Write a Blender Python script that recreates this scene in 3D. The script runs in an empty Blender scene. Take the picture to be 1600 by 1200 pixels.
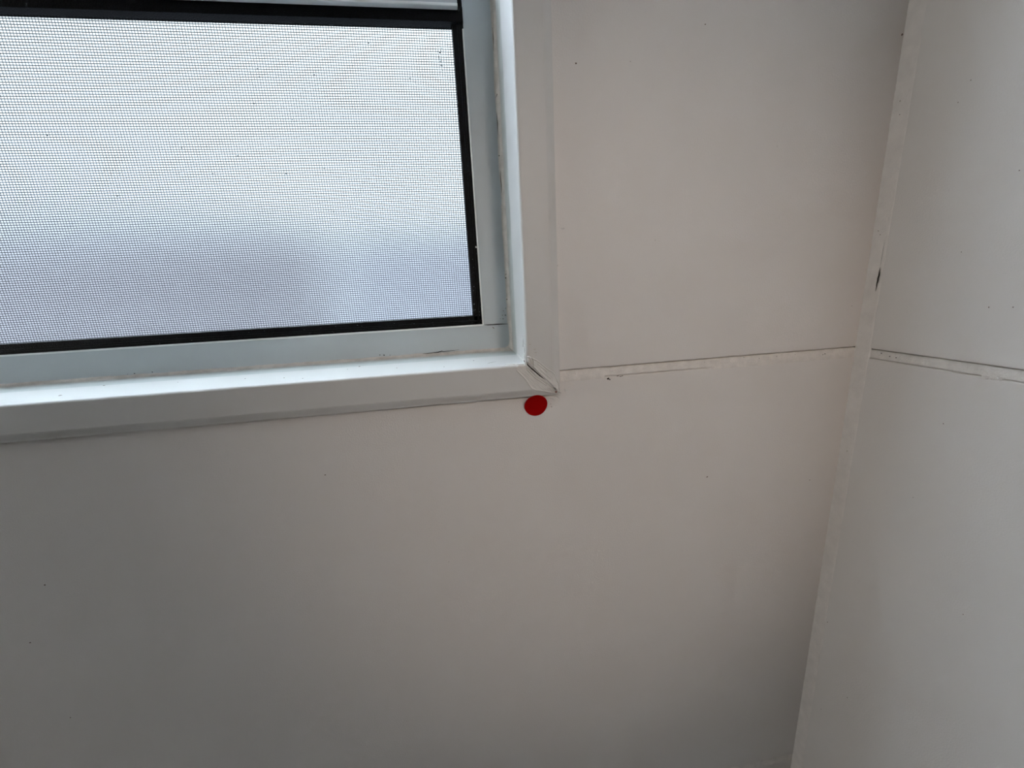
import bpy, bmesh, math, random
import numpy as np
from mathutils import Vector, Matrix, noise
random.seed(7)
scn = bpy.context.scene
COL = scn.collection

# ------------------------------------------------------------------ camera, world, lamps, exposure
# World frame: metres; back wall face y = 0, right wall face x = 0, floor z = 0.
Z0 = 1.5                                     # height of the tile joint below the window corner
cam_d = bpy.data.cameras.new('camera'); cam = bpy.data.objects.new('camera', cam_d); COL.objects.link(cam)
cam_d.sensor_width = 36.0; cam_d.lens = 620.08 / 1600 * 36.0; cam_d.clip_start = 0.01; cam_d.clip_end = 100
rt = Vector((0.98845243, -0.14263733, -0.05115056)); up = Vector((0.08295068, 0.22684612, 0.97039169))
fw = Vector((0.12681077, 0.963429, -0.23605846))
M = Matrix((rt, up, -fw)).transposed().to_4x4(); M.translation = Vector((-0.217512, -0.188901, Z0 + 0.041525))
cam.matrix_world = M
scn.camera = cam

scn.view_settings.view_transform = 'Standard'; scn.view_settings.look = 'None'
scn.view_settings.gamma = 1.0; scn.view_settings.use_curve_mapping = False
scn.view_settings.exposure = 1.0

SKY_LOW, SKY_HIGH = 6.6, 118.0
world = bpy.data.worlds.new('overcast_sky'); scn.world = world; world.use_nodes = True
wn = world.node_tree.nodes; wl = world.node_tree.links
bg = wn['Background']; bg.inputs['Strength'].default_value = 1.0
tc = wn.new('ShaderNodeTexCoord'); ns = wn.new('ShaderNodeTexNoise'); cr = wn.new('ShaderNodeValToRGB')
ns.inputs['Scale'].default_value = 1.6; ns.inputs['Detail'].default_value = 3
cr.color_ramp.elements[0].position = 0.35; cr.color_ramp.elements[0].color = (0.60, 0.73, 0.92, 1)
cr.color_ramp.elements[1].position = 0.62; cr.color_ramp.elements[1].color = (0.84, 0.94, 1.0, 1)
wl.new(tc.outputs['Generated'], ns.inputs['Vector']); wl.new(ns.outputs['Fac'], cr.inputs['Fac'])
sp = wn.new('ShaderNodeSeparateXYZ'); mr = wn.new('ShaderNodeMapRange'); vm = wn.new('ShaderNodeVectorMath'); vm.operation = 'SCALE'
mr.inputs['From Min'].default_value = 0.38; mr.inputs['From Max'].default_value = 0.95
mr.inputs['To Min'].default_value = SKY_LOW; mr.inputs['To Max'].default_value = SKY_HIGH      # overcast: brightest overhead
wl.new(tc.outputs['Generated'], sp.inputs[0]); wl.new(sp.outputs['Z'], mr.inputs['Value'])
wl.new(cr.outputs['Color'], vm.inputs[0]); wl.new(mr.outputs['Result'], vm.inputs['Scale'])
wl.new(vm.outputs[0], bg.inputs['Color'])

LAMP_STRENGTH = 9.0                          # glow of the unseen fill lamp added on the left wall
SPOT_WATTS = 4.0  # unseen spot added behind the camera to brighten the tiles
SPOT_AT = Vector((-0.06, -0.85, Z0 + 0.36)); SPOT_AIM = Vector((-0.135, 0.0, Z0 - 0.020))

# ------------------------------------------------------------------ helpers
def mat(name, col, rough=0.5, spec=0.5, noise_amt=0.0, noise_scale=200, bump=0.0, bump_scale=900, metal=0.0):
    m = bpy.data.materials.new(name); m.use_nodes = True
    nt = m.node_tree; b = nt.nodes['Principled BSDF']
    b.inputs['Base Color'].default_value = (*col, 1); b.inputs['Roughness'].default_value = rough
    b.inputs['Specular IOR Level'].default_value = spec; b.inputs['Metallic'].default_value = metal
    if noise_amt or bump: 
        co = nt.nodes.new('ShaderNodeTexCoord')
    if noise_amt:
        n = nt.nodes.new('ShaderNodeTexNoise'); n.inputs['Scale'].default_value = noise_scale; n.inputs['Detail'].default_value = 4
        r = nt.nodes.new('ShaderNodeValToRGB'); r.color_ramp.elements[0].position = 0.3; r.color_ramp.elements[1].position = 0.7
        r.color_ramp.elements[0].color = tuple(c * (1 - noise_amt) for c in col) + (1,)
        r.color_ramp.elements[1].color = tuple(min(1, c * (1 + noise_amt)) for c in col) + (1,)
        nt.links.new(co.outputs['Object'], n.inputs['Vector']); nt.links.new(n.outputs['Fac'], r.inputs['Fac'])
        nt.links.new(r.outputs['Color'], b.inputs['Base Color'])
    if bump:
        n2 = nt.nodes.new('ShaderNodeTexNoise'); n2.inputs['Scale'].default_value = bump_scale; n2.inputs['Detail'].default_value = 3
        bp = nt.nodes.new('ShaderNodeBump'); bp.inputs['Strength'].default_value = bump; bp.inputs['Distance'].default_value = 0.0004
        nt.links.new(co.outputs['Object'], n2.inputs['Vector']); nt.links.new(n2.outputs['Fac'], bp.inputs['Height'])
        nt.links.new(bp.outputs['Normal'], b.inputs['Normal'])
    return m

TILE = mat('glazed_tile', (0.70, 0.668, 0.638), 0.42, 0.4, 0.012, 35, 0.25, 1400)
GROUT = mat('grout', (0.715, 0.68, 0.64), 0.9, 0.2, 0.08, 260, 0.8, 1500)
DARK = mat('dark_crack', (0.035, 0.03, 0.028), 0.9, 0.1)
CEMENT = mat('cement', (0.10, 0.095, 0.09), 0.95, 0.1, 0.1, 60)
DIRT = mat('dirt_speck', (0.16, 0.12, 0.10), 0.9, 0.1)
TRIMW = mat('white_trim_plastic', (0.60, 0.59, 0.57), 0.45, 0.5, 0.01, 60, 0.08, 500)
LINER = mat('reveal_liner_paint', (0.48, 0.50, 0.475), 0.5, 0.4, 0.05, 120, 0.2, 700)
CAULK = mat('caulk', (0.58, 0.545, 0.50), 0.6, 0.4, 0.14, 220, 0.5, 900)
BEADM = mat('corner_caulk', (0.74, 0.70, 0.665), 0.6, 0.4, 0.06, 150, 0.5, 900)
FILLER = mat('paint_filler', (0.66, 0.645, 0.615), 0.38, 0.5, 0.04, 300, 0.3, 1500)
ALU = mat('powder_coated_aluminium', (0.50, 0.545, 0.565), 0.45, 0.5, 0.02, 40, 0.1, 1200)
ALULIP_LIT = mat('aluminium_lip_lit', (0.82, 0.85, 0.84), 0.3, 0.5)  # frame aluminium in a lighter tone, light on its edges put into the colour
RUBBER = mat('black_rubber', (0.003, 0.004, 0.005), 0.5, 0.12, 0.3, 600, 0.6, 1500)
THREAD = mat('screen_thread', (0.016, 0.018, 0.020), 0.7, 0.1)
RED = mat('red_sticker_paper', (0.31, 0.0, 0.0), 0.8, 0.05)
PAINT = mat('painted_plaster', (0.40, 0.39, 0.375), 0.7, 0.3, 0.01, 20, 0.2, 300)
FLOORM = mat('floor_tile', (0.16, 0.15, 0.145), 0.5, 0.4, 0.05, 12)
METAL = mat('brushed_metal', (0.6, 0.6, 0.6), 0.3, 0.5, metal=1.0)

def frosted(name, diff, refr, mixf, rough):
    """Obscure glass: the textured inner face scatters, the outer face is smooth and clear."""
    m = bpy.data.materials.new(name); m.use_nodes = True; nt = m.node_tree; nt.nodes.clear()
    out = nt.nodes.new('ShaderNodeOutputMaterial'); mx = nt.nodes.new('ShaderNodeMixShader'); mg = nt.nodes.new('ShaderNodeMixShader')
    tr = nt.nodes.new('ShaderNodeBsdfTranslucent'); rf = nt.nodes.new('ShaderNodeBsdfRefraction'); gs = nt.nodes.new('ShaderNodeBsdfGlossy')
    tr.inputs['Color'].default_value = (*diff, 1); rf.inputs['Color'].default_value = (*refr, 1)
    rf.inputs['Roughness'].default_value = rough; rf.inputs['IOR'].default_value = 1.30
    gs.inputs['Roughness'].default_value = 0.4
    mx.inputs[0].default_value = mixf; mg.inputs[0].default_value = 0.05
    nt.links.new(tr.outputs[0], mx.inputs[1]); nt.links.new(rf.outputs[0], mx.inputs[2])
    nt.links.new(mx.outputs[0], mg.inputs[1]); nt.links.new(gs.outputs[0], mg.inputs[2]); nt.links.new(mg.outputs[0], out.inputs[0])
    return m
FROST = frosted('frosted_glass', (0.0175, 0.0177, 0.0172), (0.50, 0.515, 0.515), 0.20, 0.50)
FROST_UP = frosted('white_frosted_glass', (0.95, 0.96, 0.97), (0.5, 0.52, 0.53), 0.15, 0.55)
OUTER = bpy.data.materials.new('glass_outer_face'); OUTER.use_nodes = True; nt_ = OUTER.node_tree; nt_.nodes.clear()
o_ = nt_.nodes.new('ShaderNodeOutputMaterial'); t_ = nt_.nodes.new('ShaderNodeBsdfTransparent'); t_.inputs[0].default_value = (0.98, 0.99, 0.99, 1)
nt_.links.new(t_.outputs[0], o_.inputs[0])
def pane(bm, *a):
    box(bm, *a)
    for f in bm.faces:
        f.normal_update(); f.material_index = 0 if f.normal.y < -0.9 else 1
em = bpy.data.materials.new('fill_lamp_glow'); em.use_nodes = True
b = em.node_tree.nodes['Principled BSDF']; b.inputs['Emission Color'].default_value = (1.0, 0.98, 0.92, 1)
b.inputs['Emission Strength'].default_value = LAMP_STRENGTH

def link(name, bm, mats, parent=None, smooth=False, kind=None, label=None, cat=None, group=None):
    me = bpy.data.meshes.new(name)
    bm.normal_update(); bm.to_mesh(me); bm.free()
    for m_ in (mats if isinstance(mats, (list, tuple)) else [mats]): me.materials.append(m_)
    o = bpy.data.objects.new(name, me); COL.objects.link(o)
    if smooth:
        for p in me.polygons: p.use_smooth = True
    if parent is not None: o.parent = parent
    tag(o, label, cat, group, kind)
    return o

def tag(o, label=None, cat=None, group=None, kind=None):
    if label: o['label'] = label
    if cat: o['category'] = cat
    if group: o['group'] = group
    if kind: o['kind'] = kind

def empty(name, loc=(0, 0, 0), **k):
    o = bpy.data.objects.new(name, None); o.empty_display_size = 0.05; COL.objects.link(o); o.location = loc; tag(o, **k)
    return o

def local(o):
    """Move a child's mesh so it sits right under its parent's location."""
    o.matrix_parent_inverse = Matrix.Translation(-Vector(o.parent.location)); return o

def box(bm, x0, x1, y0, y1, z0, z1, bev=0.0, seg=2, mi=0):
    z0 += Z0; z1 += Z0
    vs = [bm.verts.new(v) for v in ((x0,y0,z0),(x1,y0,z0),(x1,y1,z0),(x0,y1,z0),(x0,y0,z1),(x1,y0,z1),(x1,y1,z1),(x0,y1,z1))]
    fs = [bm.faces.new([vs[i] for i in q]) for q in ((3,2,1,0),(4,5,6,7),(0,1,5,4),(1,2,6,5),(2,3,7,6),(3,0,4,7))]
    if bev:
        ed = list({e for f in fs for e in f.edges})
        r = bmesh.ops.bevel(bm, geom=ed, offset=bev, segments=seg, profile=0.6, affect='EDGES')
        fs = [f for f in bm.faces if f in set(r['faces'])] + [f for f in fs if f.is_valid]
    for f in fs: f.material_index = mi
    return fs

def blob(bm, c, rx, rz, n, depth=0.00012, mi=0, jag=0.35, wall='back'):
    """Small irregular raised fleck lying on a wall face."""
    k = 9; ph = random.random() * 6
    ring = []
    nn = n
    for i in range(k):
        a = i / k * 2 * math.pi; r = 1 + random.uniform(-jag, jag)
        u, w = math.cos(a) * rx * r, math.sin(a) * rz * r
        ring.append((u, w))
    def P(u, w, d):
        if wall == 'back': return (c[0] + u, nn - d, c[1] + w + Z0)
        if wall == 'right': return (nn - d, c[0] + u, c[1] + w + Z0)
        if wall == 'sill': return (c[0] + u, c[1] + w, nn + d + Z0)
    lo = [bm.verts.new(P(u, w, -0.00005)) for u, w in ring]
    hi = [bm.verts.new(P(u * .6, w * .6, depth)) for u, w in ring]
    for i in range(k):
        f = bm.faces.new((lo[i], lo[(i+1) % k], hi[(i+1) % k], hi[i])); f.material_index = mi
    f = bm.faces.new(hi); f.material_index = mi

def N(x, y=0.0, z=0.0): return noise.noise(Vector((x, y, z)))

mm = 0.001
# window opening in the back wall (inside the trim) and its trim
OX, OZ = -0.1857, 0.0055          # right and bottom edge of the reveal
WX0, WZ1 = -0.86, 0.47            # left and top edge of the reveal
TW = 0.0165                       # trim face width

# ------------------------------------------------------------------ back wall
bm = bmesh.new()
H = (WX0 - 0.004, OX + 0.004, OZ - 0.004, WZ1 + 0.004)      # hole in the tiling (x0, x1, z0, z1)
def tile_pieces(x0, x1, z0, z1):
    if x1 <= H[0] or x0 >= H[1] or z1 <= H[2] or z0 >= H[3]: return [(x0, x1, z0, z1)]
    out = []
    if x0 < H[0]: out.append((x0, H[0], z0, z1))
    if x1 > H[1]: out.append((H[1], x1, z0, z1))
    a, b_ = max(x0, H[0]), min(x1, H[1])
    if z0 < H[2]: out.append((a, b_, z0, H[2]))
    if z1 > H[3]: out.append((a, b_, H[3], z1))
    return out
for k in range(-5, 3):
    z0, z1 = k * 0.3, k * 0.3 + 0.295
    z1 = min(z1, 0.9)
    for j in range(3):
        x1 = 0.003 if j == 0 else -j * 0.6 - 0.0015; x0 = max(-(j + 1) * 0.6 + 0.0015, -1.7)
        for p in tile_pieces(x0, x1, z0, z1):
            if p[1] - p[0] > 0.003 and p[3] - p[2] > 0.001:
                box(bm, p[0], p[1], 0.0, 0.009, p[2], p[3], 0.0009, 3, 0)
# core behind the tiles, four blocks round the opening
box(bm, -1.7, 0.1, 0.009, 0.12, -1.5, OZ - 0.003, mi=2)
box(bm, -1.7, 0.1, 0.009, 0.12, WZ1 + 0.003, 0.9, mi=2)
box(bm, -1.7, WX0 - 0.003, 0.009, 0.12, OZ - 0.003, WZ1 + 0.003, mi=2)
box(bm, OX + 0.003, 0.1, 0.009, 0.12, OZ - 0.003, WZ1 + 0.003, mi=2)

def hsmooth(t): t = max(0, min(1, t)); return t * t * (3 - 2 * t)
def grout_run(bm, place, s0, s1, ztop, step, lower_break, seed, hgt=0.005, topgap=0.00042, mi=1):
    """Grout band with a thin open crack along its top edge and a broken crack along its foot."""
    n = max(2, int(abs(s1 - s0) / step)); cols = []
    for i in range(n + 1):
        s = s0 + (s1 - s0) * i / n
        w = N(s * 260, seed) * 0.00012
        tg = topgap * (0.75 + 0.5 * N(s * 90, seed + 3))
        lb = lower_break(s) + 0.35 * N(s * 400, seed + 9)
        o = hsmooth(lb * 2 + 0.15)                                    # 1 = crack open, 0 = smeared over the tile edge
        fo = -hgt + 0.0002 * N(s * 150, seed + 5)
        ke = min(1, abs(s - (s1 if abs(s1) < .01 else s0)) / 0.005 + 0.02) if min(abs(s0), abs(s1)) < .01 else 1
        r = lambda q: 0.00008 * N(s * 700, q * 5, seed)
        prof = [(-tg, 0.0035), (-tg - 0.00003, 0.0002 + 0.0010 * ke), (-tg - 0.00015, 0.00100 * ke + r(1)), (-0.0016 + w, 0.00088 * ke + r(2)),
                (-0.0028 + w, 0.00058 * ke + r(3)), (-0.0040, 0.00022 + r(4)), (fo + 0.00022, 0.00004 + r(5)),
                (fo + 0.0000, 0.00005 + o * 0.0030), (fo - 0.00025, -0.00004 + o * 0.0032), (fo - 0.0008 - 3*w, -0.00005 + o * 0.003 + r(6) * .3),
                (fo - 0.0013 - 3*w - .0006*max(0, N(s*120, seed+31)), 0.00012 + o * 0.002)]
        cols.append([bm.verts.new(place(s, ztop + z, y)) for z, y in prof])
    for i in range(n):
        for j in range(len(cols[0]) - 1):
            f = bm.faces.new((cols[i][j], cols[i+1][j], cols[i+1][j+1], cols[i][j+1])); f.material_index = mi; f.smooth = True
back = lambda s, z, y: (s, y, z + Z0)
def lb_back(s):
    return 0.55 - 1.3 * hsmooth((s + 0.105) / 0.04) if s > -0.13 else 0.55 - 1.3 * hsmooth((-0.142 - s) / 0.006)
grout_run(bm, back, -0.19, -0.0002, 0.0, 0.0004, lb_back, 1.0)
grout_run(bm, back, -0.30, -0.0002, -0.3, 0.0006, lambda s: -0.8, 21.0, topgap=0.0003)
for k in range(-4, 3):
    if k in (0,): grout_run(bm, back, -1.7, WX0, 0.0, 0.02, lambda s: -.6, 4.0)
    elif k == -1: grout_run(bm, back, -1.7, -0.30, -0.3, 0.01, lambda s: -.6, 4.0)
    else: grout_run(bm, back, -1.7, -0.0002, k * 0.3, 0.02, lambda s: -.6, 4.0 + k)
for j in (1, 2):
    for k in range(-5, 3):
        z0, z1 = k * .3, min(k * .3 + .295, .9)
        if j == 1 and k == 0: continue
        box(bm, -j * .6 - .0016, -j * .6 + .0016, 0.0006, 0.009, z0, z1, mi=1)
# marks and flecks
for (x, z), r in (((-158.13,132.26),.55), ((-84.06,-68.22),.55), ((-286.55,-42.28),.45), ((-432.91,-112.48),.5), ((-418.01,-82.47),.45),
                  ((-428.97,-160.14),.35), ((-100.11,147.79),.3), ((-17.68,-78.46),.3), ((-6.51,22.56),.25), ((-1.2,146.44),.6),
                  ((-232.0,-100.0),.22), ((-120.0,60.0),.18), ((-60.0,100.0),.2), ((-133.91,133.37),.2)):
    blob(bm, (x*mm, z*mm), r*mm, r*mm*0.8, 0.0, mi=3)
for (x, z), rx, rz in (((-143.12,-6.3),.75,.5), ((-142.2,-6.7),.4,.35), ((-137.9,-5.2),.6,.16), ((-136.4,-5.6),.6,.16), ((-135.4,-5.3),.4,.14)):
    blob(bm, (x*mm, z*mm), rx*mm, rz*mm, -0.0001, mi=4)
for (x, z), r in (((-18.54,-2.64),.35), ((-19.8,-3.0),.25), ((-67.51,-0.9),.22), ((-58.35,-2.11),.2), ((-37,-1.6),.18), ((-48,-1.9),.2), ((-45,-1.2),.15), ((-90,-1.8),.18)):
    blob(bm, (x*mm, z*mm), r*mm, r*mm*.7, 0.0003, 0.0001, mi=4)
# dirty scuffs beside the trim corner
for (x, z), rx, rz in (((-173.4,-16.9),.5,.25), ((-173.0,-18.4),.45,.35), ((-165.1,66.7),.9,.3), ((-168.3,50.4),.3,.5)):
    blob(bm, (x*mm, z*mm), rx*mm, rz*mm, 0.0, mi=5)
SCUFF = mat('faint_scuff', (0.50, 0.46, 0.42), 0.8, 0.2)
link('wall_back', bm, [TILE, GROUT, CEMENT, DIRT, DARK, SCUFF], kind='structure',
     label='off-white glazed tile wall with the window in it')

# ------------------------------------------------------------------ right wall
bm = bmesh.new()
RY = -0.0072                       # where the first tile starts, beside the corner caulk
for k in range(-5, 3):
    z0, z1 = k * 0.3, min(k * 0.3 + 0.295, 0.9)
    for j in range(4):
        y1 = RY - j * 0.6; y0 = max(RY - (j + 1) * 0.6 + 0.003, -2.2)
        if y1 > y0: box(bm, 0.0, 0.009, y0, y1, z0, z1, 0.0009, 3, 0)
box(bm, 0.009, 0.1, -2.2, 0.009, -1.5, 0.9, mi=2)
right = lambda s, z, y: (y, s, z + Z0)
def lb_r(s):
    return 0.5 - 1.1 * hsmooth(1 - abs(s + 0.058) / 0.006)
grout_run(bm, right, RY, -0.12, 0.0, 0.0004, lb_r, 51.0, topgap=0.00058)
grout_run(bm, right, RY, -0.12, -0.3, 0.001, lambda s: -.5, 55.0)
for k in range(-4, 3):
    grout_run(bm, right, -0.12 if k in (0, -1) else RY, -2.2, k * 0.3, 0.02, lambda s: -.6, 60.0 + k)
for j in (1, 2, 3):
    box(bm, 0.0006, 0.009, RY - j * .6 - .0001, RY - j * .6 + .0031, -1.5, .9, mi=1)
for (y, z), r in (((-27.19,107.78),.25), ((-30.29,114.63),.25), ((-52.23,23.59),.35), ((-59.55,23.88),.3), ((-27.9,-212.27),.4),
                  ((-13.99,-239.53),.35), ((-67.79,-113.6),.3), ((-45.64,-29.35),.3), ((-39.05,46.38),.25), ((-8.94,-174.97),.4), ((-52,75),.25), ((-40,-70),.25)):
    blob(bm, (y*mm, z*mm), r*mm*.7, r*mm, 0.0, wall='right', mi=3)
for (y, z), r in (((-13.37,-1.6),.35), ((-17.63,-2.6),.3), ((-20.71,-2.75),.3)):
    blob(bm, (y*mm, z*mm), r*mm, r*mm*.8, 0.0004, 0.0001, wall='right', mi=4)
link('wall_right', bm, [TILE, GROUT, CEMENT, DIRT, DARK], kind='structure', label='off-white glazed tile wall right of the corner')

# ------------------------------------------------------------------ caulk bead running up the corner
bm = bmesh.new()
cols = []
zs = [-1.5 + 0.02 * i for i in range(60)] + [-0.3 + 0.0006 * i for i in range(0, 860)] + [0.22 + 0.02 * i for i in range(35)]
for z in zs:
    e = 0.00030 * N(z * 180, 3.0) + 0.00022 * N(z * 600, 8.0)
    e2 = 0.0003 * N(z * 90, 14.0)
    lift = 0.00015 * N(z * 120, 30.0)
    prof = [(-0.0003 + e * .8, 0.0002), (-0.0003 + e * .8, -0.00010), (-0.00022 + e * .3, -0.0006), (-0.00020 + lift, -0.0016),
            (-0.00018 + lift, -0.0040), (-0.00014, -0.0060), (-0.00008, -0.0070 + e2), (-0.00003, -0.0078 + e2), (0.0004, -0.0083 + e2)]
    cols.append([bm.verts.new((x, y, z + Z0)) for x, y in prof])
for i in range(len(zs) - 1):
    for j in range(len(cols[0]) - 1):
        f = bm.faces.new((cols[i][j], cols[i][j+1], cols[i+1][j+1], cols[i+1][j])); f.smooth = True
# short open split in the bead
def sliver(bm, pts, wd, n, wall, mi=0, d=0.00006):
    L, Rr = [], []
    k = len(pts)
    for i, p in enumerate(pts):
        a = Vector(pts[max(0, i-1)]); b2 = Vector(pts[min(k-1, i+1)]); t = (b2 - a).normalized(); q = Vector((-t.y, t.x))
        w = wd * (math.sin(math.pi * (i + 0.15) / (k - 0.7)) ** 0.7) * random.uniform(0.6, 1.1) / 2 if 0 < i < k-1 else wd * 0.08
        for arr, sg in ((L, 1), (Rr, -1)):
            c = Vector(p) + q * w * sg
            if wall == 'back': arr.append(bm.verts.new((c.x, n - d, c.y + Z0)))
            elif wall == 'right': arr.append(bm.verts.new((n - d, c.x, c.y + Z0)))
            else: arr.append(bm.verts.new((c.x, c.y, n + d + Z0)))
    for i in range(k - 1):
        f = bm.faces.new((L[i], L[i+1], Rr[i+1], Rr[i])); f.material_index = mi
sliver(bm, [(-6.45*mm, 42*mm), (-6.4*mm, 40*mm), (-6.5*mm, 38*mm), (-6.25*mm, 36.5*mm), (-6.3*mm, 35*mm), (-6.1*mm, 33.5*mm), (-6.15*mm, 32*mm), (-6.0*mm, 30*mm)], 0.0008, -0.0004, 'right', 1)
sliver(bm, [(-6.6*mm, 55*mm), (-6.5*mm, 50*mm), (-6.5*mm, 46*mm), (-6.4*mm, 42*mm)], 0.00018, -0.0004, 'right', 1)
for y, z in ((-3.2, 118), (-4.0, 112), (-2.5, 60), (-3.8, 58), (-4.5, -60)):
    blob(bm, (y*mm, z*mm), .25*mm, .2*mm, -0.0004, wall='right', mi=2)
link('trim_1', bm, [BEADM, DARK, DIRT], kind='structure', label='ragged off-white caulk bead filling the corner of the two tiled walls')

# ------------------------------------------------------------------ window trim (bottom and right lengths, mitred)
def yprof(u):
    """y of the trim's face at distance u outwards from the opening."""
    R = 0.0012
    if u < R: return -0.005 + (R - math.sqrt(max(0, R*R - (R-u)**2)))
    if u < 0.0126: return -0.005
    t = (u - 0.0126) / (TW - 0.0126)
    return -0.005 + 0.0017 * hsmooth(t) * 0.6 + 0.0017 * 0.4 * t
us = [0, .00003, .00008, .00016, .00027, .0004, .00055, .0007, .00085, .0010, .0012, .004, .008, .0118, .0126, .0132, .0138, .0144, .0150, .0156, .0161, TW]
prof = [(-0.0, 0.025), (-0.0, 0.012)] + [(u, yprof(u)) for u in us] + [(TW, 0.0003)]
PROF_IN = [(0.0012, 0.025), (0.0012, -0.0038), (TW - .001, -0.001)]
def trim_mesh(axis, a, b2, ga, gb, n=24, mitre_a=True, mitre_b=True):
    bm = bmesh.new(); rows = []
    full = prof + [(TW - 0.0012, 0.0003), (0.003, 0.0003), (0.0014, 0.025)]
    for i in range(n + 1):
        t = i / n; row = []
        for u, y in full:
            lo = a - (u if mitre_a else 0) + ga
            hi = b2 + (u if mitre_b else 0) - gb
            s = lo + (hi - lo) * t
            if axis == 'bottom': v = (s, y, OZ - u + Z0)
            elif axis == 'top': v = (s, y, WZ1 + u + Z0)
            elif axis == 'right': v = (OX + u, y, s + Z0)
            else: v = (WX0 - u, y, s + Z0)
            row.append(bm.verts.new(v))
        rows.append(row)
    m_ = len(full)
    for i in range(n):
        for j in range(m_):
            f = bm.faces.new((rows[i][j], rows[i][(j+1) % m_], rows[i+1][(j+1) % m_], rows[i+1][j])); f.smooth = False
    bm.faces.new(rows[0]); bm.faces.new(list(reversed(rows[-1])))
    bmesh.ops.recalc_face_normals(bm, faces=bm.faces)
    return bm
tb = trim_mesh('bottom', WX0, OX, 0, 0.00045)
for (x, y), r in (((-388.5,24.27),.35), ((-392.57,6.84),.5), ((-273.86,18.74),.25), ((-269.25,24.39),.45), ((-248.53,11.71),.3), ((-300,8),.25), ((-320,14),.22), ((-225.0,5.0),.25), ((-210,16),.25), ((-352,18),.2), ((-290,3),.3)):
    blob(tb, (x*mm, y*mm), r*mm, r*mm*1.5, OZ, wall='sill', mi=1)
sliver(tb, [(-204*mm, 4*mm), (-202.5*mm, 6*mm), (-200.8*mm, 7.3*mm), (-199.0*mm, 8.5*mm)], .0005, OZ, 'sill', 1)
o_tb = link('trim_2', tb, [TRIMW, DIRT], kind='structure', label='white plastic window trim along the bottom of the window')
tr_ = trim_mesh('right', OZ, WZ1, 0.00045, 0)
for x, z, a_, b_ in ((-181.4, 12.5, .9, .22), (-181.2, 10.9, .8, .2), (-183.6, 15.0, .5, .25), (-181.0, 9.6, .5, .18), (-176.0, 20, .2, .2), (-179.5, 62, .22, .25)):
    blob(tr_, (x*mm, z*mm), a_*mm, b_*mm, -0.005, 0.00004, mi=1)
o_tr = link('trim_3', tr_, [TRIMW, SCUFF], kind='structure', label='white plastic window trim up the right side of the window')
link('trim_4', trim_mesh('top', WX0, OX, 0, 0), TRIMW, kind='structure')
link('trim_5', trim_mesh('left', OZ, WZ1, 0, 0), TRIMW, kind='structure')

# ------------------------------------------------------------------ smeared filler over the open mitre
A = [(-190.87,2.73),(-188.81,0.36),(-186.73,-2.02),(-185.03,-5.14),(-183.63,-6.94),(-181.81,-7.85),(-178.86,-8.49),(-175.53,-9.54),(-171.5,-10.6)]
B = [(-187.0,9.4),(-184.4,9.3),(-180.87,7.4),(-178.03,5.0),(-175.54,2.6),(-173.0,0.92),(-172.1,-0.27),(-170.86,-2.98),(-169.9,-5.29),(-169.4,-8.5)]
CRK = [(-186.6,6.7),(-185.64,6.0),(-183.9,4.2),(-181.79,2.0),(-179.49,-0.4),(-176.08,-3.3),(-173.91,-5.7),(-171.74,-8.3)]
CRK_W = [0.4, 0.95, 1.25, 1.15, 0.7, 0.2, 0.32, 0.28]
C2 = [(-185.38,3.75),(-183.66,1.41),(-181.55,-0.97),(-179.04,-2.85),(-176.51,-4.93)]
LOOP = [(-185.48,9.91),(-183.71,9.06),(-182.88,7.19),(-182.8,4.64)]
B2 = [(-180.2,5.2),(-177.6,2.9),(-175.8,1.0)]
B3 = [(-179.0,2.4),(-176.6,-.2),(-174.2,-2.4)]
UPR = [(-185.36,12.77),(-182.95,10.08),(-181.93,8.2),(-179.9,5.9)]
poly = A + list(reversed(B)) + [(-188.2, 8.0), (-190.3, 5.0)]
def inside(x, z):
    c = False; n = len(poly); j = n - 1
    for i in range(n):
        xi, zi = poly[i]; xj, zj = poly[j]
        if (zi > z) != (zj > z) and x < (xj - xi) * (z - zi) / (zj - zi) + xi: c = not c
        j = i
    return c
def dist(pl, x, z):
    best = 1e9; side = 0; par = 0
    for i in range(len(pl) - 1):
        ax, az = pl[i]; bx, bz = pl[i+1]; dx, dz = bx-ax, bz-az
        t = max(0, min(1, ((x-ax)*dx + (z-az)*dz) / (dx*dx + dz*dz)))
        d = math.hypot(x-ax-t*dx, z-az-t*dz)
        if d < best: best = d; side = 1 if dx*(z-az) - dz*(x-ax) > 0 else -1; par = i + t
    return best, side, par
def g(d, s): return math.exp(-(d / s) ** 2)
bm = bmesh.new(); st = 0.13; grid = {}
nx, nz = int(23 / st), int(22 / st)
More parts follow.
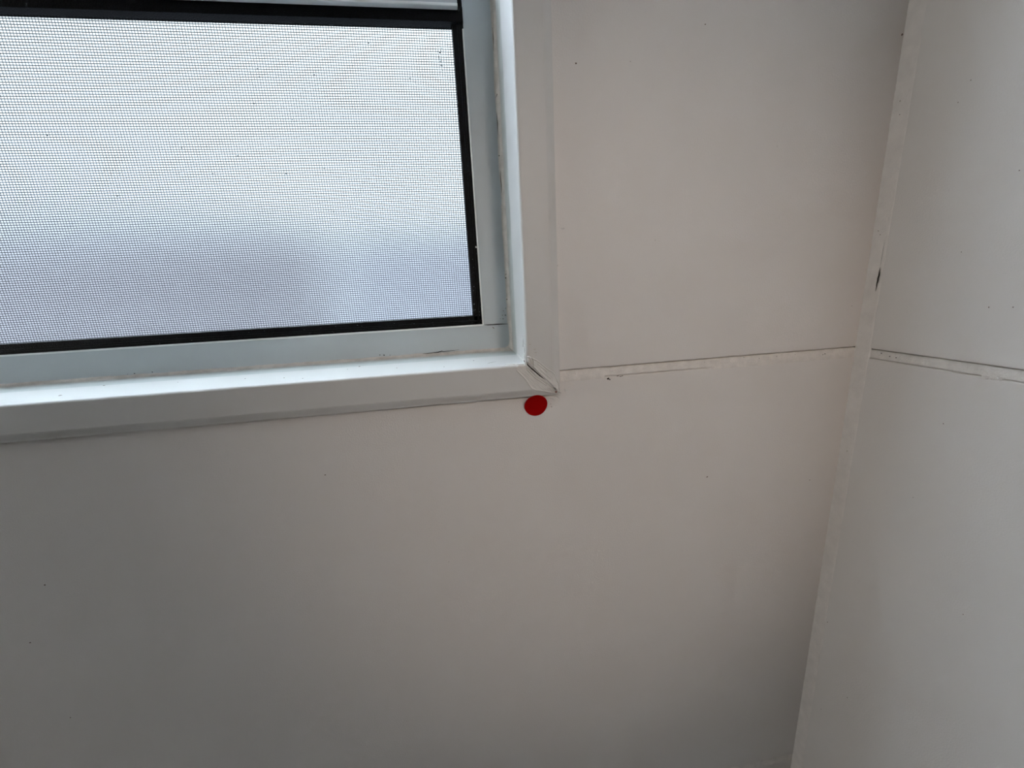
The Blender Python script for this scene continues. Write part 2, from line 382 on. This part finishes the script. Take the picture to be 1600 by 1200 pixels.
for i in range(nx):
    for j in range(nz):
        x = -191.5 + i * st; z = -11.3 + j * st
        ins = inside(x, z)
        da, _, _ = dist(A, x, z); db, sb, _ = dist(B, x, z); de = min(dist(poly + [poly[0]], x, z)[0], 3)
        if not ins: 
            if de > st * 1.6: continue
        dc, sc, par = dist(CRK, x, z)
        i0 = min(int(par), len(CRK_W) - 2); wc = CRK_W[i0] + (CRK_W[i0+1] - CRK_W[i0]) * (par - i0)
        u = max(x - OX * 1000, OZ * 1000 - z)
        if u < 0.15 or u > 16.35: continue
        d2 = dist(C2, x, z)[0]; dl = dist(LOOP, x, z)[0]
        along = (x + z) * 0.7071; across = (x - z) * 0.7071   # mitre runs along (1,-1)
        streak = N(along * 2.2, across * 0.16, 4.0) * 0.05 + N(along * 4.5, across * 0.3, 9.0) * 0.025
        h = 0.14 + 2.2 * streak + 0.42 * g(da - .25, .30) + 0.46 * g(db - .2, .26) + 0.34 * g(dist(B2, x, z)[0], .22) + 0.30 * g(dist(B3, x, z)[0], .2)
        h += -0.55 * g(d2, .26) + 0.35 * g(max(0, abs(d2 - .5)), .2) - 0.5 * g(dl, .26) + 0.4 * g(abs(dl - .55), .22)
        h += 0.6 * g(math.hypot(x + 185.0, z - 7.3), .75)
        h += 0.4 * g(abs(dc - wc / 2 - .35), .3)
        h += 0.6 * g(math.hypot(x + 171.4, z + 7.4), 1.1) * (0.6 + 0.8 * N(x * 1.6, z * 1.6)) 
        h -= 0.5 * g(math.hypot(x + 172.9, z + 6.3), .5)
        if ins: h *= hsmooth(de / 0.16) * 1.0 + 0.0; h = max(h, -0.12) if d2 < .4 or dl < .4 else max(h, 0.015)
        else: h = -0.05
        if dc < wc / 2: continue
        if dc < wc / 2 + st * 1.2: h = min(h, 0.3)
        grid[i, j] = bm.verts.new((x * mm, yprof(u * mm) - 0.00002 - h * mm, z * mm + Z0))
for (i, j), v in list(grid.items()):
    q = [grid.get(k) for k in ((i, j), (i+1, j), (i+1, j+1), (i, j+1))]
    if all(q):
        f = bm.faces.new(q); f.smooth = True
# dark bottom of the open joint
sliver(bm, [(x*mm, z*mm) for x, z in CRK[:7]], 0.0016, -0.0012, 'back', 1)
sliver(bm, [(-185.6*mm,6.0*mm), (-183.9*mm,4.2*mm), (-181.8*mm,2.0*mm), (-179.5*mm,-.4*mm), (-177.6*mm,-2.0*mm)], 0.0010, -0.0046, 'back', 1)
blob(bm, (-171.4*mm, -9.3*mm), .55*mm, .75*mm, -0.0043, 0.0004, mi=2)
o_f = link('filler_patch', bm, [FILLER, DARK, mat('red_brown_residue', (0.22, 0.075, 0.06), 0.6)],
           label='lumpy smear of white filler over the cracked mitre at the window trim corner', cat='filler')
# stray crumbs and feathered filler where the patch meets the wall
bm = bmesh.new()
def smear_fan(bm, pts, wd, h, n=0.0):
    """A raised, tapering dab laid along a polyline on the wall."""
    k = len(pts); rings = []
    for i, p in enumerate(pts):
        a = Vector(pts[max(0, i-1)]); b2 = Vector(pts[min(k-1, i+1)]); t = (b2 - a).normalized(); q = Vector((-t.y, t.x))
        w = wd * max(0.12, math.sin(math.pi * (i + .3) / (k - .4)))
        rings.append([bm.verts.new((p[0] + q.x * w * s, n + 0.00004 - h * hh * max(.25, math.sin(math.pi * (i + .3) / (k - .4))), p[1] + q.y * w * s + Z0)) for s, hh in ((-1, 0), (-.6, .8), (0, 1), (.6, .7), (1, 0))])
    for i in range(k - 1):
        for j in range(4):
            f = bm.faces.new((rings[i][j], rings[i+1][j], rings[i+1][j+1], rings[i][j+1])); f.smooth = True
P = lambda *l: [(a*mm, b2*mm) for a, b2 in l]
for pts, w_, h_ in ((P((-170.6,-8.6), (-169.6,-9.6), (-168.6,-10.7), (-167.7,-11.6)), .0008, .0011),
                    (P((-171.0,-10.3), (-169.9,-10.9), (-168.9,-11.9), (-168.2,-12.8)), .00045, .0007),
                    (P((-165.9,-9.3), (-165.4,-10.2), (-165.4,-11.4)), .0008, .00022),
                    (P((-173.5,-12.0), (-171.4,-12.3), (-169.6,-13.2), (-168.4,-14.6)), .0007, .00025),
                    (P((-175.0,-13.5), (-172.5,-13.8), (-170.6,-15.0)), .0006, .0002),
                    (P((-166.2,67.0), (-165.3,66.5), (-164.4,66.4)), .0003, .0004)):
    bm = bmesh.new(); smear_fan(bm, pts, w_, h_); link('crumb', bm, FILLER, parent=o_f)
# dab on the inner edge of the reveal
bm = bmesh.new()
for c, r in (((OX - .0003, -0.0040, OZ + .0003), .0013), ((OX - .0001, -0.001, 0.0125), .0012), ((OX - .0001, 0.003, 0.0150), .0013), ((OX, -0.0035, 0.0098), .0010), ((OX - .0001, 0.000, 0.0075), .0016), ((-0.1885, -0.003, OZ), .0014), ((-0.1925, -0.002, OZ), .0016)):
    s = bmesh.ops.create_icosphere(bm, subdivisions=3, radius=r)
    flat_x = c[0] > -0.187
    for v in s['verts']:
        k = 1 + 0.5 * N(v.co.x * 1500 + c[2]*900, v.co.y * 1500, v.co.z * 1500)
        v.co *= k
        if flat_x: v.co.x *= .28; v.co.z *= 1.7
        else: v.co.z *= .22; v.co.x *= 2.2
        v.co += Vector((c[0], c[1], c[2] + Z0))
fill = []
for i in range(30):
    y = -0.0044 + i * 0.001; a = 0.0009 + 0.0003 * N(y * 400, 2)
    k = max(0, 1 - i / 3) * 0.0006
    fill.append([bm.verts.new((OX - a + 0, y, OZ + .0 - .0002 + Z0)), bm.verts.new((OX - a * .42 + k, y, OZ + a * .42 - k + Z0)), bm.verts.new((OX + .0002, y, OZ + a + Z0))])
for i in range(29):
    for j in range(2): bm.faces.new((fill[i][j], fill[i][j+1], fill[i+1][j+1], fill[i+1][j]))
for f in bm.faces: f.smooth = True
link('dab', bm, FILLER, parent=o_f)

# ------------------------------------------------------------------ the window
win = empty('window_1', (OX, 0.045, Z0 + OZ), kind='structure', label='white-framed window with insect mesh and frosted glass')
FY = 0.0453
def part(name, bm, mats, **k):
    o = link(name, bm, mats, parent=win, **k); return local(o)
# reveal liner between trim leg and frame
bm = bmesh.new()
for q in (((WX0 - .001, OX + .0012), (OZ - .0030, OZ - .00035)), ((WX0 - .001, OX + .0012), (WZ1 + .00035, WZ1 + .003))):
    box(bm, q[0][0], q[0][1], 0.0252, 0.060, q[1][0], q[1][1])
for x0, x1 in ((OX + .00035, OX + .003), (WX0 - .003, WX0 - .00035)): box(bm, x0, x1, 0.0252, 0.060, OZ - .0003, WZ1 + .0003)
part('reveal_liner', bm, LINER)
# frame members: continuous sill member, jamb butting on it with an open joint
SZ = 0.0216; JX = -0.2023; JT = 0.0213
bm = bmesh.new()
box(bm, WX0, OX + .0003, FY, 0.085, OZ - .0003, SZ - 0.0006, 0.0004)
part('sill_member', bm, ALU)
bm = bmesh.new()
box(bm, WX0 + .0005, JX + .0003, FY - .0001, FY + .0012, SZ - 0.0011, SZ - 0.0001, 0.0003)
part('sill_lip', bm, ALULIP_LIT, label='thin lip along the sill member, coloured brighter as if lit')
bm = bmesh.new()
box(bm, JX + .0006, OX + .0003, FY + .0002, 0.085, JT - .0006 + .0003, WZ1, 0.0003)
part('jamb_member', bm, ALU)
bm = bmesh.new()
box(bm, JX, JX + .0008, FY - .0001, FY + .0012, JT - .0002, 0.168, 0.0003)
part('jamb_lip', bm, ALULIP_LIT, label='thin lip along the jamb, coloured brighter as if lit')
bm = bmesh.new()
box(bm, WX0, WX0 + .0165, FY, 0.085, SZ - .0005, WZ1, 0.0003)
part('jamb_member', bm, ALU)
bm = bmesh.new()
box(bm, WX0, OX, FY, 0.085, WZ1 - .016, WZ1, 0.0003)
part('head_member', bm, ALU)
bm = bmesh.new()
sliver(bm, [(-201.3*mm, 21.05*mm), (-199*mm, 20.95*mm), (-196.5*mm, 20.95*mm), (-193.5*mm, 20.95*mm), (-190*mm, 20.9*mm), (-187.3*mm, 20.8*mm)], 0.00065, FY - .0002, 'back')
part('joint_gap', bm, DARK, label='dark open joint between jamb and sill member')
# sash rail across the window with its rounded lower lip
RYF = 0.040
bm = bmesh.new()
box(bm, WX0 + .017, -0.2042, RYF + .0002, 0.056, 0.1754, 0.205, 0.0003)
part('sash_rail', bm, ALU)
bm = bmesh.new()
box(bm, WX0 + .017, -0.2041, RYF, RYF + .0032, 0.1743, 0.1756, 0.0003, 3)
part('rail_lip', bm, ALULIP_LIT, label='pale rounded lip along the foot of the sash rail')
# black gasket around the lower pane
GX, GB, GT = -0.2072, 0.0267, 0.1699
bm = bmesh.new()
def gasket(bm, x0, x1, z0, z1, ax):
    box(bm, x0, x1, FY + .0006, FY + .008, z0, z1, 0.0004)
    # narrow raised rib along the middle
    if ax == 'x': box(bm, x0, x1, FY + .0001, FY + .001, (z0+z1)/2 - .0007, (z0+z1)/2 + .0004, 0.0003)
    else: box(bm, (x0+x1)/2 - .0004, (x0+x1)/2 + .0007, FY + .0001, FY + .001, z0, z1, 0.0003)
gasket(bm, WX0 + .016, JX + .0006, SZ - .001, GB, 'x')
gasket(bm, GX, JX + .0007, SZ, GT + .04, 'z')
box(bm, WX0 + .016, JX + .0006, 0.0436, 0.0505, GT, 0.1763, 0.0003)
box(bm, WX0 + .016, WX0 + .022, FY + .0006, FY + .008, SZ, GT, 0.0004)
for x, z in ((-202.9, 64.5),): blob(bm, (x*mm, z*mm), .45*mm, .5*mm, FY + .0001, .0002, mi=1)
for i in range(46):  # small grey specks scattered over the rubber
    t = random.random() ** 1.5
    if random.random() < .5: blob(bm, (-0.2025 - random.random() * .0042, GB + t * .035), random.uniform(.08, .2)*mm, random.uniform(.08, .3)*mm, FY + .0005, .0001, mi=2)
    else: blob(bm, (-0.2035 - random.random() * .19, SZ + .0004 + random.random() * .0042), random.uniform(.1, .3)*mm, random.uniform(.06, .15)*mm, FY + .0005, .0001, mi=2)
for x, z in ((-206.1, 170.5), (-205.9, 171.2), (-203.6, 168.6), (-203.3, 167.2)): blob(bm, (x*mm, z*mm), .5*mm, .6*mm, FY + .0011, .0002, mi=2)
part('gasket', bm, [RUBBER, mat('paint_fleck', (.75, .77, .76)), mat('grey_speck', (.10, .12, .125), .7)], label='black rubber gasket framing the lower pane')
# insect mesh
TWV, TWH = 0.00025, 0.00031
bm = bmesh.new()
def ribbon(bm, p0, p1, w, ax):
    """One flattened thread of the mesh."""
    h = 0.00003; o4 = ((w/2, 0), (w/6, h), (-w/6, h), (-w/2, 0), (-w/6, -h), (w/6, -h)); vs = []
    for p in (p0, p1):
        vs.append([bm.verts.new((p[0] + (a if ax == 'z' else 0), p[1] + b2, p[2] + (a if ax == 'x' else 0) + Z0)) for a, b2 in o4])
    for i in range(6): bm.faces.new((vs[0][i], vs[0][(i+1) % 6], vs[1][(i+1) % 6], vs[1][i]))
MY = FY + .0030
x = GX + .0003 - 0.00055
while x > WX0 + .020:
    w = 0.00006 * N(x * 900)
    ribbon(bm, (x + w, MY, GB - .0015), (x, MY, GT + .0015), TWV, 'z'); x -= 0.00126
z = GB + 0.0004
while z < GT:
    ribbon(bm, (WX0 + .019, MY - .00007, z), (GX + .001, MY - .00007, z + 0.00004 * N(z * 900)), TWH, 'x'); z += 0.00112
for sx, sz in ((-343.58,116.23),(-318.77,112.63),(-302.33,150.57),(-302.12,147.11),(-276.38,148.27),(-248.74,162.26),(-214.26,158.92),(-214.14,153.36),(-356.15,140.65),(-306.62,135.67),(-278.42,106.32),(-290.11,128.78),(-331.92,104.67),(-276.85,85.41),(-377.25,95.3),(-297.43,104.18),(-399.84,121.97),(-230.36,147.52)):
    blob(bm, (sx*mm, sz*mm), random.uniform(.2, .38)*mm, random.uniform(.2, .4)*mm, MY, .0002)
for i in range(12): blob(bm, (-0.2142 + random.uniform(-.0012, .0012), 0.156 + random.uniform(-.006, .006)), .2*mm, .3*mm, MY, .0002)
part('insect_mesh', bm, THREAD, label='fine grey insect mesh stretched over the lower pane')
# glass
bm = bmesh.new(); pane(bm, WX0 + .014, JX + .0006, 0.0505, 0.0545, SZ - .0005, 0.1772)
part('glass_pane', bm, [FROST, OUTER], label='frosted lower pane')
bm = bmesh.new(); pane(bm, WX0 + .014, JX + .004, 0.0505, 0.0545, 0.2045, WZ1 - .012)
part('glass_pane', bm, [FROST_UP, OUTER], label='frosted upper pane')
# caulk fillet between liner and frame
bm = bmesh.new()
def fillet(bm, axis, s0, s1, step, seed):
    n = int(abs(s1 - s0) / step); rows = []
    for i in range(n + 1):
        s = s0 + (s1 - s0) * i / n
        w = 0.0005 * N(s * 60, seed) + 0.00025 * N(s * 300, seed + 2)
        dcorn = abs(s - (OX if axis == 'x' else OZ)); f = 0.0022 * math.exp(-(dcorn / .0025) ** 2) if True else 0
        hgt = 0.0021 + w + f; dep = 0.0030 + w * 2 + f
        row = []
        for k in range(7):
            a = k / 6 * math.pi / 2
            y = FY + .0001 - dep * (1 - math.sin(a)); c = hgt * (1 - math.cos(a))
            c2 = c if k else -0.0003
            if axis == 'x': row.append(bm.verts.new((s, y, OZ - .0003 + c + Z0)))
            else: row.append(bm.verts.new((OX + .0003 - c, y, s + Z0)))
        rows.append(row)
    for i in range(n):
        for j in range(6):
            fc = bm.faces.new((rows[i][j], rows[i+1][j], rows[i+1][j+1], rows[i][j+1])); fc.smooth = True
fillet(bm, 'x', -0.46, OX, 0.0006, 2.0); fillet(bm, 'x', WX0, -0.46, 0.01, 5.0); fillet(bm, 'z', OZ, 0.20, 0.0006, 7.0); fillet(bm, 'z', 0.20, WZ1, 0.01, 9.0)
bmesh.ops.recalc_face_normals(bm, faces=bm.faces)
sliver(bm, P((-238,7.0), (-235,6.9), (-232,7.15), (-229,7.2), (-227,7.6), (-226,7.2), (-222,7.5), (-217,7.7)), 0.0005, FY - .0012, 'back', 1)
for pts in (((-187.1,92), (-187.0,96), (-187.2,100), (-187.0,103)), ((-187.4,120), (-187.3,126), (-187.5,131)), ((-187.3,158), (-187.1,163), (-187.2,168)), ((-187.6,137), (-186.6,139), (-186.2,137.5))):
    sliver(bm, P(*pts), 0.00045, FY - .0014, 'back', 1)
for x, z, r in ((-388.73,7.4,.3), (-380.1,7.5,.3), (-392,7.2,.15), (-259.78,7.6,.4), (-262,7.9,.3), (-256.5,7.4,.25), (-187.2,47,.35), (-187.0,49,.25), (-187.26,110.27,.35), (-187.2,35,.3), (-188.1,30,.25), (-188.6,26,.3), (-190,24,.25)):
    blob(bm, (x*mm, z*mm), r*mm*1.2, r*mm*.8, FY - .0010, .0002, mi=1)
part('caulk_fillet', bm, [CAULK, DARK], label='stained caulk line between frame and reveal')
bm = bmesh.new()
sliver(bm, P((-196.6,19.6), (-196.0,19.0), (-195.3,18.6)), .00045, FY, 'back')
for x, z, r in ((-192.6, 20.0, .2), (-190.2, 26, .2), (-189.6, 28.5, .2), (-191.5, 24.0, .18)): blob(bm, (x*mm, z*mm), r*mm, r*mm, FY)
part('scratch', bm, DIRT, label='small dark scratches on the frame corner')

# ------------------------------------------------------------------ red dot sticker
bm = bmesh.new()
def sty(z): return -0.00014 - 0.00345 * min(1, max(0, (z + 0.0195) / 0.0086)) ** 1.3      # its top edge laps up over the edge of the trim
cx, cz, Rr_ = -0.18125, -0.01645, 0.00590
rings = []
for q in range(0, 13):
    rad = Rr_ * q / 12
    if q == 0: rings.append([bm.verts.new((cx, sty(cz), cz + Z0))]); continue
    rings.append([bm.verts.new((cx + rad * math.cos(i / 72 * 2 * math.pi), sty(cz + rad * math.sin(i / 72 * 2 * math.pi)), cz + rad * math.sin(i / 72 * 2 * math.pi) + Z0)) for i in range(72)])
for i in range(72): bm.faces.new((rings[0][0], rings[1][i], rings[1][(i+1) % 72]))
for q in range(1, 12):
    for i in range(72): bm.faces.new((rings[q][i], rings[q+1][i], rings[q+1][(i+1) % 72], rings[q][(i+1) % 72]))
back_ = [bm.verts.new((v.co.x, v.co.y + 0.0001, v.co.z)) for v in rings[-1]]
for i in range(72): bm.faces.new((rings[-1][i], back_[i], back_[(i+1) % 72], rings[-1][(i+1) % 72]))
bmesh.ops.recalc_face_normals(bm, faces=bm.faces)
link('round_sticker', bm, RED, smooth=True, label='small round dark red sticker on the tile just below the window trim corner', cat='sticker')

# ------------------------------------------------------------------ rest of the room (outside the view)
bm = bmesh.new(); box(bm, -1.8, 0.1, -2.3, 0.12, -1.6, -1.5); link('floor', bm, FLOORM, kind='structure')
bm = bmesh.new(); box(bm, -1.8, 0.1, -2.3, 0.12, 0.9, 1.0); link('ceiling', bm, PAINT, kind='structure')
bm = bmesh.new(); box(bm, -1.8, -1.7, -2.3, 0.12, -1.5, 0.9); link('wall_left', bm, PAINT, kind='structure')
bm = bmesh.new(); box(bm, -1.7, 0.1, -2.3, -2.2, -1.5, 0.9); link('wall_front', bm, PAINT, kind='structure')

LC = Vector((-1.7, -0.32, Z0 + 0.25))  # lamp made up to brighten the right wall and the reveal
lamp = empty('fill_wall_lamp', tuple(LC), label='added unseen fill light, shaped as a round bulkhead lamp on the left wall', cat='lamp')
RY90 = Matrix.Rotation(math.pi / 2, 4, 'Y')
bm = bmesh.new()
bmesh.ops.create_cone(bm, cap_ends=True, segments=48, radius1=.17, radius2=.17, depth=.03, matrix=Matrix.Translation(LC + Vector((.015, 0, 0))) @ RY90)
local(link('lamp_base', bm, METAL, parent=lamp))
bm = bmesh.new()
bmesh.ops.create_uvsphere(bm, u_segments=48, v_segments=16, radius=.15, matrix=Matrix.Translation(LC + Vector((.028, 0, 0))) @ Matrix.Diagonal((.32, 1, 1, 1)) @ RY90)
bmesh.ops.delete(bm, geom=[v for v in bm.verts if v.co.x < LC.x + .0275], context='VERTS')
local(link('lamp_shade', bm, em, parent=lamp, smooth=True))

spot = empty('fill_spot', tuple(SPOT_AT), label='added unseen fill light, shaped as a small spot fitting on a short stem', cat='lamp')
ax = (SPOT_AIM - SPOT_AT).normalized(); Rm = ax.to_track_quat('-Z', 'Y').to_matrix().to_4x4()  # made-up fill light, aimed to grade the back wall
bm = bmesh.new()
bmesh.ops.create_cone(bm, cap_ends=False, segments=40, radius1=.062, radius2=.05, depth=.10, matrix=Matrix.Translation(SPOT_AT) @ Rm @ Matrix.Translation((0, 0, .052)))
local(link('lamp_housing', bm, PAINT, parent=spot, smooth=True))
bm = bmesh.new()
bmesh.ops.create_cone(bm, cap_ends=True, segments=20, radius1=.008, radius2=.008, depth=0.9 - 0.36 - 0.09, matrix=Matrix.Translation((SPOT_AT.x - ax.x * .10, SPOT_AT.y - ax.y * .10, (Z0 + .9 + SPOT_AT.z + .09) / 2)))
local(link('stem', bm, METAL, parent=spot))
ld = bpy.data.lights.new('fill_spot_beam', 'SPOT'); ld.energy = SPOT_WATTS; ld.color = (1, 0.83, 0.70); ld.shadow_soft_size = 0.045
ld.spot_size = 0.50; ld.spot_blend = 1.0
lo_ = bpy.data.objects.new('fill_spot_beam', ld); COL.objects.link(lo_); lo_.parent = spot; lo_.matrix_parent_inverse = Matrix.Translation(-SPOT_AT)
lo_.matrix_basis = Matrix.Translation(SPOT_AT) @ Rm

# ------------------------------------------------------------------ outdoors: ground, and walls added to put soft blurs in the frosted pane
bm = bmesh.new(); box(bm, -12, 12, 0.4, 30, -1.7, -1.5)
link('ground', bm, mat('paving', (0.06, 0.06, 0.063), 0.9, 0.2, .1, 3), kind='structure')
bm = bmesh.new(); box(bm, -7, -0.86, 2.6, 2.7, -1.5, 0.38)
link('wall_outside', bm, mat('fence_paint', (0.10, 0.085, 0.10), 0.9), kind='structure', label='added grey-mauve wall that makes a dark blur in the frosted pane')
bm = bmesh.new(); box(bm, -0.78, 4, 2.6, 2.8, -1.5, 0.34)
link('wall_outside_2', bm, mat('pale_render', (0.17, 0.165, 0.19), 0.9), kind='structure', label='added pale wall that makes a blur at the right of the frosted pane')
